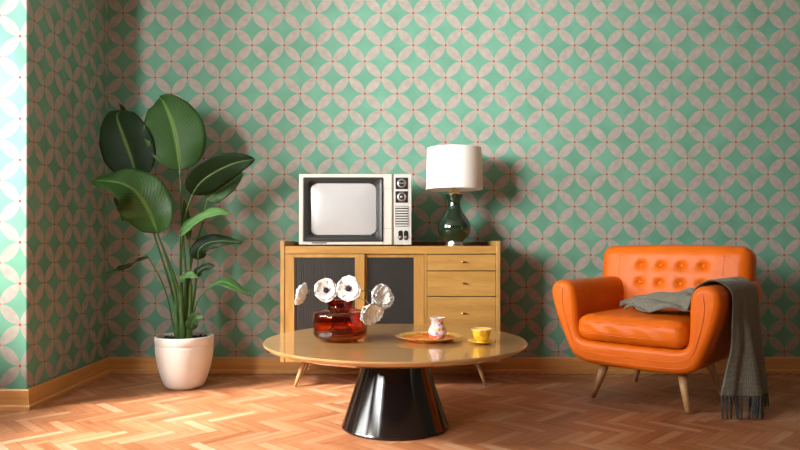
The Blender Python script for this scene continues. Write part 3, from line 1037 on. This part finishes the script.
# ------------------------------------------------------------------ potted plant
PX, PY = (184.5-400)/FPX*3.98, 3.98
plant = thing('potted_plant', 'tall bird of paradise plant in a round white ceramic pot by the corner', 'plant', (PX, PY, 0))
bm = bmesh.new()
pp = smooth_pts([(0.092, 0, 0.0), (0.118, 0, 0.030), (0.146, 0, 0.110), (0.161, 0, 0.190), (0.165, 0, 0.248)], 5)
prof = [(0, 0.001), (0.085, 0.001)]+[(p.x, p.z) for p in pp[1:]]+[(0.1635, 0.251), (0.1635, 0.255), (0.166, 0.258), (0.167, 0.300), (0.164, 0.304), (0.154, 0.304), (0.151, 0.298), (0.150, 0.26), (0, 0.25)]
lathe(bm, prof, 72)
po = obj('pot', bm, M['pot'], plant, smooth=True)
md = po.modifiers.new('es', 'EDGE_SPLIT'); md.split_angle = R(40)
bm = bmesh.new()
lathe(bm, [(0, 0.288), (0.04, 0.290), (0.08, 0.286), (0.12, 0.288), (0.1505, 0.284), (0.1505, 0.262), (0, 0.262)], 48)
rr = random.Random(3)
for k in range(150):
    a, r = rr.uniform(0, 2*PI), 0.145*math.sqrt(rr.random())
    s = rr.uniform(0.004, 0.009)
    bmesh.ops.create_icosphere(bm, subdivisions=1, radius=s, matrix=Matrix.Translation((r*math.cos(a), r*math.sin(a), 0.288+rr.uniform(0, 0.003))) @ Matrix.Diagonal((1, 1, 0.6, 1)))
obj('soil', bm, M['soil'], plant)
Pb = Vector((PX, PY, 0))
def leaf(rib, width, face, mat, stalk=None, fold=0.25, wave=0.006, srad=(0.010, 0.006, 0.004), prof=0.75, seed=0, skew=0.0, n=28, curl=None):
    """rib: world points along the midrib; face: upward normal of the blade"""
    rr = random.Random(seed*7+1)
    pts = [p-Pb for p in smooth_pts(rib, 10)]
    L = [0]
    for a, b_ in zip(pts, pts[1:]): L.append(L[-1]+(b_-a).length)
    def pos(t):
        s = t*L[-1]
        for k in range(len(L)-1):
            if L[k+1] >= s:
                f = (s-L[k])/max(1e-9, L[k+1]-L[k])
                return pts[k].lerp(pts[k+1], f)
        return pts[-1]
    face = Vector(face).normalized()
    G = []
    nj = 14
    a1, a2 = rr.uniform(0, 6), rr.uniform(0, 6)
    for i in range(n+1):
        t = i/n
        p = pos(t)
        tg = (pos(min(1, t+0.02))-pos(max(0, t-0.02))).normalized()
        side = tg.cross(face).normalized()
        nrm = side.cross(tg).normalized()
        w = width*0.5*(math.sin(PI*t**prof))**0.62
        w = max(w, 0.002)
        row = []
        for j in range(nj+1):
            s = 2*j/nj-1
            up = fold*abs(s)*w - (fold*0.75)*s*s*w + wave*abs(s)**2*math.sin(t*11+a1+(2 if s > 0 else 0)) + 0.35*wave*s*s*math.sin(t*27+a2+s)
            cc = 0
            if curl:
                cc = curl(t, s)
            row.append(p+side*(s*w*(1+skew*s))+nrm*(up+cc)+tg*(0.10*w*s*s))
        G.append(row)
    bm = bmesh.new()
    sheet(bm, G, lambda a, b: (2*b-1, a))
    lf = obj('leaf', bm, mat, plant, smooth=True, solid=0.0012)
    # midrib and stalk in one sub-part
    bm = bmesh.new()
    mid = [pos(t/14)-0*face for t in range(15)]
    if stalk:
        st = smooth_pts([Vector(s)-Pb for s in stalk]+[pos(0), pos(0.08)], 8)
        tube(bm, st, list(srad), 10)
    tube(bm, mid, [0.0038, 0.0025, 0.0010], 8)
    obj('stalk', bm, M['stalk'], lf, smooth=True)

b0 = lambda dx, dy, z=0.285: Vector((PX+dx, PY+dy, z))
D0 = 4.0
# big upright leaf facing the viewer
leaf([at(180, 171, 3.98), at(178, 150, 3.97), at(173, 125, 3.97), at(165, 105, 4.00), at(160, 97.5, 4.05)], 0.345, (0.18, -0.93, 0.25), M['leaf'],
     [b0(0.01, 0.0), at(186, 280, 4.00), at(182, 225, 3.99)], fold=0.16, wave=0.010, seed=1, prof=0.74)
# dark leaf at upper left
leaf([at(138, 182, 3.98), at(132, 160, 3.96), at(123, 135, 3.95), at(117, 117, 3.97), at(121, 110, 4.01)], 0.335, (-0.12, -0.98, -0.10), M['leaf_dark'],
     [b0(-0.03, 0.01), at(178, 290, 4.02), at(158, 235, 4.0)], fold=0.14, seed=2, prof=0.80,
     curl=lambda t, s: (0.05*max(0, t-0.85)/0.15*max(0, s)))
# big lower left leaf arching over to a pale tip
leaf([at(158, 234, 3.92), at(150, 213, 3.88), at(138, 194, 3.84), at(123, 184, 3.80), at(104, 181, 3.78), at(91, 181.5, 3.77)], 0.30, (-0.25, -0.62, 0.60), M['leaf'],
     [b0(-0.04, -0.03), at(175, 290, 3.95)], fold=0.20, wave=0.014, seed=3, prof=0.62)
leaf([at(150, 222, 4.02), at(140, 208, 3.99), at(127, 200, 3.97), at(114, 197, 3.96)], 0.26, (-0.1, -0.75, -0.25), M['leaf_dark'],
     [b0(-0.035, 0.03), at(172, 292, 4.05)], fold=0.20, wave=0.010, seed=13, prof=0.8)
# dark leaf pointing right
leaf([at(192, 195, 3.97), at(200, 183, 3.94), at(215, 172, 3.91), at(235, 163, 3.89), at(255, 159, 3.88)], 0.185, (0.35, -0.80, -0.20), M['leaf_dark'],
     [b0(0.02, -0.01), at(181, 280, 3.99), at(183, 228, 3.98)], fold=0.22, seed=4, prof=0.66)
# green leaf beneath it
leaf([at(207, 201, 4.02), at(215, 193, 4.01), at(228, 184, 4.01), at(243, 173, 4.03)], 0.135, (0.2, -0.75, 0.35), M['leaf'],
     [b0(0.02, 0.03), at(190, 270, 4.03), at(202, 225, 4.03)], fold=0.3, seed=5, prof=0.6)
# light narrow leaf
leaf([at(180, 236, 3.92), at(188, 226, 3.90), at(202, 217, 3.88), at(218, 212, 3.87), at(232, 214, 3.86)], 0.10, (0.1, -0.60, 0.75), M['leaf_light'],
     [b0(-0.01, -0.03), at(180, 290, 3.94)], fold=0.4, seed=6, prof=0.7)
leaf([at(198, 260, 3.95), at(199, 250, 3.94), at(207, 243.5, 3.93), at(222, 241, 3.91), at(242, 243, 3.89)], 0.105, (0.15, -0.70, 0.45), M['leaf_dark'],
     [b0(0.03, -0.02), at(194, 300, 3.97), at(197, 275, 3.96)], fold=0.3, seed=7, prof=0.5, srad=(0.006, 0.004, 0.003))
leaf([at(196, 277, 3.94), at(199, 271, 3.93), at(206, 267, 3.92), at(215, 266, 3.91)], 0.06, (0.1, -0.6, 0.5), M['leaf_dark'],
     [b0(0.02, -0.03), at(192, 305, 3.96)], fold=0.3, seed=8, srad=(0.005, 0.004, 0.003))
leaf([at(207, 289, 3.93), at(214, 284, 3.91), at(224, 282, 3.89), at(237, 288, 3.86), at(250, 296, 3.84)], 0.088, (0.25, -0.45, 0.75), M['leaf'],
     [b0(0.04, -0.01), at(196, 305, 3.96)], fold=0.3, seed=9, prof=0.7, srad=(0.005, 0.004, 0.003))
leaf([at(191, 330, 3.93), at(192, 323, 3.92), at(196, 317.5, 3.91), at(204, 317, 3.90)], 0.075, (0.15, -0.8, 0.3), M['leaf'],
     None, fold=0.3, seed=10, prof=0.6)
leaf([at(148, 257, 3.95), at(140, 260, 3.93), at(127, 266, 3.91), at(107, 273, 3.90)], 0.045, (-0.2, -0.5, 0.8), M['leaf_dark'],
     [b0(-0.05, 0.0), at(165, 290, 3.98)], fold=0.3, seed=11, srad=(0.005, 0.0035, 0.0025))
leaf([at(180, 282, 3.92), at(184, 277, 3.91), at(190, 275, 3.90), at(199, 278, 3.89)], 0.05, (0.1, -0.7, 0.6), M['leaf_light'],
     [b0(0.0, -0.04), at(180, 305, 3.94)], fold=0.3, seed=12, srad=(0.005, 0.004, 0.003))
leaf([at(189, 240, 3.99), at(187, 222, 3.99), at(184, 200, 4.0)], 0.045, (0.3, -0.9, 0.1), M['leaf'],
     [b0(0.0, 0.02), at(190, 290, 4.0)], fold=0.6, wave=0.002, seed=14)
# leaf sheaths around the crown
for k, (dx, dy, tx_, ty_) in enumerate(((-0.03, -0.02, -0.055, -0.02), (0.0, -0.035, -0.01, -0.05), (0.03, -0.02, 0.05, -0.03), (0.02, 0.02, 0.04, 0.03), (-0.02, 0.02, -0.04, 0.03), (-0.005, 0.0, 0.01, 0.0))):
    bm = bmesh.new()
    tube(bm, smooth_pts([(dx, dy, 0.283), (dx*1.2, dy*1.2, 0.36), ((dx+tx_)/2, (dy+ty_)/2, 0.44), (tx_*0.9, ty_*0.9, 0.60+0.05*(k % 3))], 6), [0.020, 0.018, 0.012, 0.004], 12)
    obj('sheath', bm, M['stalk'], plant, smooth=True)

# ------------------------------------------------------------------ armchair
ARM_C = (1.428, 3.75, 0); ARM_R = math.atan2(-0.678, 0.735)
ch = thing('armchair', 'orange leather armchair with a button-tufted back and tapered wooden legs', 'armchair', ARM_C, ARM_R)
def offset_loop(P, r):
    n = len(P); out = []
    for i in range(n):
        a, b_ = P[i-1], P[(i+1) % n]
        t = (b_-a).normalized()
        nrm = Vector((t[1], -t[0]))
        out.append(P[i]+nrm*(-r))
    return out
def loopU():
    # right half, from the bottom centre outwards, up the arm, down inside, to the seat deck
    half = [(0.0, 0.195), (0.16, 0.197), (0.26, 0.205), (0.325, 0.235), (0.362, 0.30), (0.395, 0.38), (0.423, 0.46), (0.442, 0.54), (0.446, 0.60), (0.425, 0.642),
            (0.380, 0.655), (0.335, 0.642), (0.308, 0.60), (0.300, 0.53), (0.297, 0.46), (0.293, 0.40), (0.280, 0.345), (0.245, 0.325), (0.15, 0.322), (0.0, 0.322)]
    pr_ = smooth_pts([(a, b_, 0) for a, b_ in half], 4)
    right = [Vector((p[0], p[1])) for p in pr_]
    left = [Vector((-p[0], p[1])) for p in reversed(right[1:-1])]
    return right+left
U = loopU()
bm = bmesh.new()
Y0_, Y1_, br = -0.375, 0.36, 0.036
# shear: the arm fronts lean a little forward at the top
stations = []
for k in range(6):
    a = R(90*k/5)
    stations.append((Y0_+br*(1-math.sin(a)), br*(1-math.cos(a)) if False else br*(1-math.sin(a))))
st = []
nst = 6
for k in range(nst+1):
    a = R(90*(1-k/nst))
    st.append((Y0_+br-br*math.sin(a), br-br*math.cos(a)))     # (y, inward offset)
for k in range(1, 12):
    st.append((Y0_+br+(Y1_-Y0_-2*br)*k/12, 0))
for k in range(nst+1):
    a = R(90*(k/nst))
    st.append((Y1_-br+br*math.sin(a), br-br*math.cos(a)))
rings = []
def arm_warp(x, y, z):
    # arms sweep up slightly and pull inwards towards the back
    f = (y-Y0_)/(Y1_-Y0_)
    zz = z
    if z > 0.33:
        zz = z-0.014*max(0, (z-0.45)/0.2)
    yy = y-0.03*max(0, (z-0.25)/0.4)*(1-f)
    return (x*(1-0.03*f), yy, zz)
for y, off in st:
    lp = offset_loop(U, off)
    rings.append([bm.verts.new(arm_warp(p[0], y, p[1])) for p in lp])
for a, b_ in zip(rings, rings[1:]):
    n = len(a)
    for k in range(n):
        bm.faces.new((a[k], a[(k+1) % n], b_[(k+1) % n], b_[k]))
f1 = bm.faces.new(rings[0]); f2 = bm.faces.new(rings[-1][::-1])
bmesh.ops.triangulate(bm, faces=[f1, f2], quad_method='BEAUTY', ngon_method='EAR_CLIP')
obj('body', bm, M['leather'], ch, smooth=True)
# piping around the front face
def pipe_loop(y, off):
    lp = offset_loop(U, off)
    pts = [Vector(arm_warp(p[0], y, p[1])) for p in lp]
    return pts
bm = bmesh.new()
pl = pipe_loop(Y0_+0.0035, br*0.82)
tube(bm, pl+[pl[0]], 0.0035, 8)
obj('piping', bm, M['piping'], ch, smooth=True)
for s in (-1, 1):
    bm = bmesh.new()
    cs = smooth_pts([(s*0.368, 0, 0.610), (s*0.374, 0, 0.54), (s*0.362, 0, 0.46), (s*0.338, 0, 0.37), (s*0.310, 0, 0.305), (s*0.25, 0, 0.268), (s*0.13, 0, 0.258), (0, 0, 0.257)], 5)
    tube(bm, [Vector(arm_warp(p.x, Y0_-0.0012, p.z)) for p in cs], 0.0022, 6)
    obj('front_seam', bm, M['piping'], ch, smooth=True)
# backrest
bk_c = Vector((-0.035, 0.300, 0.56)); bh = Vector((0.432, 0.085, 0.262)); tilt = R(-9)
btn = [(x+0.010, z) for z in (0.690, 0.588) for x in (-0.18, -0.06, 0.06, 0.18)]
Rt = Matrix.Rotation(tilt, 3, 'X')
def to_local(x, z):
    # button height on the tilted front face -> unrotated slab coordinate
    return (x, (z-bk_c.z)/math.cos(tilt)+0.012)
btl = [to_local(x, z) for x, z in btn]
def tuft(P):
    P = P.copy()
    # narrower at the bottom, softly swept top corners
    e = (P.z/bh.z)
    P.x *= 1.0-0.04*max(0, -e)
    if P.y < 0:
        d = 0
        for bx_, bz_ in btl:
            r2 = (P.x-bx_)**2+(P.z-bz_)**2
            d += 0.024*math.exp(-r2/(2*0.013**2))+0.010*math.exp(-r2/(2*0.035**2))
        P.y += d
    return Rt @ P
bm = bmesh.new()
rbox(bm, bk_c, bh, 0.062, 56, (0.0, 0.018, 0.012), tuft)
obj('backrest', bm, M['leather'], ch, smooth=True)
for x, z in btl:
    e = (x/bh.x, z/bh.z)
    yf = -bh.y-0.018*(1-e[0]**2)*(1-e[1]**2)+0.030
    p = bk_c+Rt @ Vector((x, yf-0.002, z))
    bm = bmesh.new()
    lathe(bm, [(0, -0.002), (0.0125, -0.001), (0.013, 0.003), (0.009, 0.007), (0, 0.0085)], 20)
    for v in bm.verts:
        v.co = p+Rt @ Vector((v.co.x, -v.co.z, v.co.y))
    obj('button', bm, M['leather'], ch, smooth=True)
# stitched seams near the ends of the back
for s in (-1, 1):
    bm = bmesh.new()
    pts = []
    for k in range(17):
        z = -0.10+0.30*k/16
        x = s*0.300
        ee = (x/bh.x, z/bh.z)
        yf = -bh.y-0.018*(1-ee[0]**2)*(1-ee[1]**2)
        pts.append(bk_c+Rt @ Vector((x, yf-0.0006, z)))
    tube(bm, pts, 0.0018, 6)
    obj('seam', bm, M['piping'], ch, smooth=True)
# seat cushion
def wr(P):
    P = P.copy()
    if P.y < -0.2:
        P.z += 0.0015*math.sin(P.x*60+P.z*30)
        P.y += 0.004*math.sin(P.x*46+P.z*40)*math.exp(-((P.z)/0.05)**2)
    return P
bm = bmesh.new()
rbox(bm, (0, -0.095, 0.395), (0.288, 0.308, 0.066), 0.050, 30, (0.010, 0.012, 0.020), wr)
obj('seat_cushion', bm, M['leather'], ch, smooth=True)
bm = bmesh.new()
for zz in (-0.028, 0.036):
    pts = []
    for k in range(41):
        x = -0.262+0.524*k/40
        e0, e2 = x/0.288, zz/0.066
        rr_ = 0.0
        y = -0.308-0.012*(1-e0**2)*(1-e2**2)
        q = max(0, abs(zz)-0.016)
        y += 0.05-math.sqrt(0.05**2-q*q)
        qx = max(0, abs(x)-0.238)
        y += 0.05-math.sqrt(max(0, 0.05**2-qx*qx-q*q))-(0.05-math.sqrt(0.05**2-q*q))
        pts.append(Vector((x, -0.095+y-0.001, 0.395+zz)))
    tube(bm, pts, 0.0022, 6)
obj('cushion_seam', bm, M['piping'], ch, smooth=True)
for fx, fy, tx_, ty_ in ((-0.250, -0.283, -0.195, -0.225), (0.258, -0.283, 0.205, -0.225), (-0.262, 0.29, -0.20, 0.22), (0.245, 0.265, 0.19, 0.20)):
    bm = bmesh.new()
    tube(bm, [(tx_, ty_, 0.215), ((fx+tx_)/2, (fy+ty_)/2, 0.105), (fx, fy, 0.002)], [0.024, 0.020, 0.012], 20)
    obj('leg', bm, M['oak_leg'], ch, smooth=True)

# ------------------------------------------------------------------ throw
th = thing('throw_blanket', 'grey knitted throw with fringe draped over the orange armchair arm', 'blanket', ARM_C, ARM_R)
nu, nv = 64, 120
def lerp(a, b, t): return a+(b-a)*t
def poly(pts, t):
    t = max(0, min(1, t))*(len(pts)-1)
    k = min(int(t), len(pts)-2)
    return pts[k].lerp(pts[k+1], t-k)
hem = smooth_pts([(0.405, -0.305, 0.115), (0.480, -0.245, 0.112), (0.545, -0.175, 0.112), (0.535, -0.115, 0.105), (0.455, -0.05, 0.085), (0.490, 0.06, 0.075), (0.500, 0.135, 0.070)], 10)
mid_ = smooth_pts([(0.450, -0.285, 0.36), (0.490, -0.22, 0.36), (0.508, -0.15, 0.36), (0.480, -0.08, 0.36), (0.462, -0.01, 0.36), (0.485, 0.05, 0.36), (0.478, 0.11, 0.36)], 10)
G = []
for i in range(nv+1):
    v = i/nv
    row = []
    for j in range(nu+1):
        u = j/nu
        ya = -0.285+0.40*u                       # along the arm
        # control points of this strand, from the seat tip to the hem
        tip = Vector((-0.125+0.05*math.sin(u*9), -0.17+0.10*u, 0.490+0.012*math.sin(PI*u)))
        s1 = Vector((-0.05+0.02*math.sin(u*13+1), -0.23+0.25*u, 0.490+0.045*math.sin(PI*u)))
        s2 = Vector((0.13, -0.27+0.32*u, 0.492+0.075*math.sin(PI*min(1, u*1.15))))
        s3 = Vector((0.245, -0.28+0.38*u, 0.515+0.075*math.sin(PI*min(1, u*1.2))))
        rise = -0.012
        a1_ = Vector((0.290, ya, 0.625+rise))
        a2_ = Vector((0.335, ya, 0.664+rise+0.004*math.sin(u*22)))
        a3_ = Vector((0.385, ya, 0.673+rise+0.004*math.sin(u*19+1)))
        a4_ = Vector((0.440, ya, 0.650+rise))
        a5_ = Vector((0.466, ya, 0.590))
        m1 = poly(mid_, u); h1 = poly(hem, u)
        row.append([tip, s1, s2, s3, a1_, a2_, a3_, a4_, a5_, m1.lerp(a5_, 0.45), m1, m1.lerp(h1, 0.5), h1])
    G.append(row)
grid = []
strands = [smooth_pts(G[0][j], 12) for j in range(nu+1)]
nn = len(strands[0])
for i in range(nn):
    v = i/(nn-1)
    row = []
    for j in range(nu+1):
        u = j/nu
        p = strands[j][i].copy()
        hang = max(0, (v-0.66)/0.34)
        fo = math.sin(u*20+0.8)*0.013*min(1, hang*1.6)+math.sin(u*41+v*3)*0.004*min(1, hang*2)
        p.x += fo
        seat = max(0, (0.30-v)/0.30)
        if seat > 0:
            p.z += (abs(math.sin(u*12+v*24))*0.036-0.012)*min(1, seat*4)+0.006*math.sin(u*31-v*34)
            p.y += 0.012*math.sin(v*32+u*5)*min(1, seat*3)
            p.z = max(p.z, 0.486)
        row.append(p)
    grid.append(row)
bm = bmesh.new()
sheet(bm, grid, lambda a, b: (b*1.0, a*3.0))
obj('cloth', bm, M['throw'], th, smooth=True, solid=0.006)
# fringe: one tassel at a time along the hem
nt_ = 30
rr = random.Random(5)
for k in range(nt_):
    j = int(round((k+0.5)/nt_*nu))
    p = grid[-1][j]
    bm = bmesh.new()
    zlen = p.z-0.008
    wob = rr.uniform(-0.006, 0.006); wob2 = rr.uniform(-0.008, 0.008)
    tube(bm, smooth_pts([p+Vector((0, 0, 0.006)), p+Vector((wob*0.3, 0, -0.014)), p+Vector((wob, wob2, -zlen*0.6)), Vector((p.x+wob*1.4, p.y+wob2*1.5, 0.006))], 4), [0.0042, 0.0055, 0.0048, 0.0050, 0.0036], 7)
    obj('tassel', bm, M['tassel'], th, smooth=True)
for o in list(th.children):
    pass

# ------------------------------------------------------------------ light
w = bpy.data.worlds.new('world'); scene.world = w
w.use_nodes = True
bg = w.node_tree.nodes['Background']
bg.inputs[0].default_value = (1.0, 0.93, 0.84, 1)
bg.inputs[1].default_value = 0.05
for (WY0, WY1, WZ0, WZ1), en in zip(WINS, (152, 165)):
    first = WY0 < 1
    ld = bpy.data.lights.new('window_daylight', 'AREA')
    ld.shape = 'RECTANGLE'
    ld.size = WZ1-WZ0-0.1
    ld.size_y = WY1-WY0-0.1
    ld.energy = en
    ld.color = (1.0, 0.99, 0.97)
    lo_ = bpy.data.objects.new('window_daylight', ld); C.objects.link(lo_)
    lo_.location = (XO-0.17, (WY0+WY1)/2, (WZ0+WZ1)/2)
    lo_.rotation_euler = (0, R(-90), 0)
    if first:      # daylight slanting in towards the back wall
        ld.size = 1.5; ld.size_y = 1.3; ld.spread = R(78)
        lo_.location = (XO-0.45, 0.15, 2.00)
        lo_.rotation_euler = (Vector((-0.75, YB, 2.30))-lo_.location).to_track_quat('-Z', 'Y').to_euler()
sd = bpy.data.lights.new('sun', 'SUN')
sd.energy = 17; sd.angle = R(14); sd.color = (1.0, 0.93, 0.84)
so = bpy.data.objects.new('sun', sd); C.objects.link(so)
so.location = (-6, 0, 5)
so.rotation_euler = Vector((0.8, 0.42, -0.72)).to_track_quat('-Z', 'Y').to_euler()

scene.view_settings.view_transform = 'Standard'
scene.view_settings.look = 'None'
scene.view_settings.gamma = 1
scene.view_settings.use_curve_mapping = False
scene.view_settings.exposure = 0.0
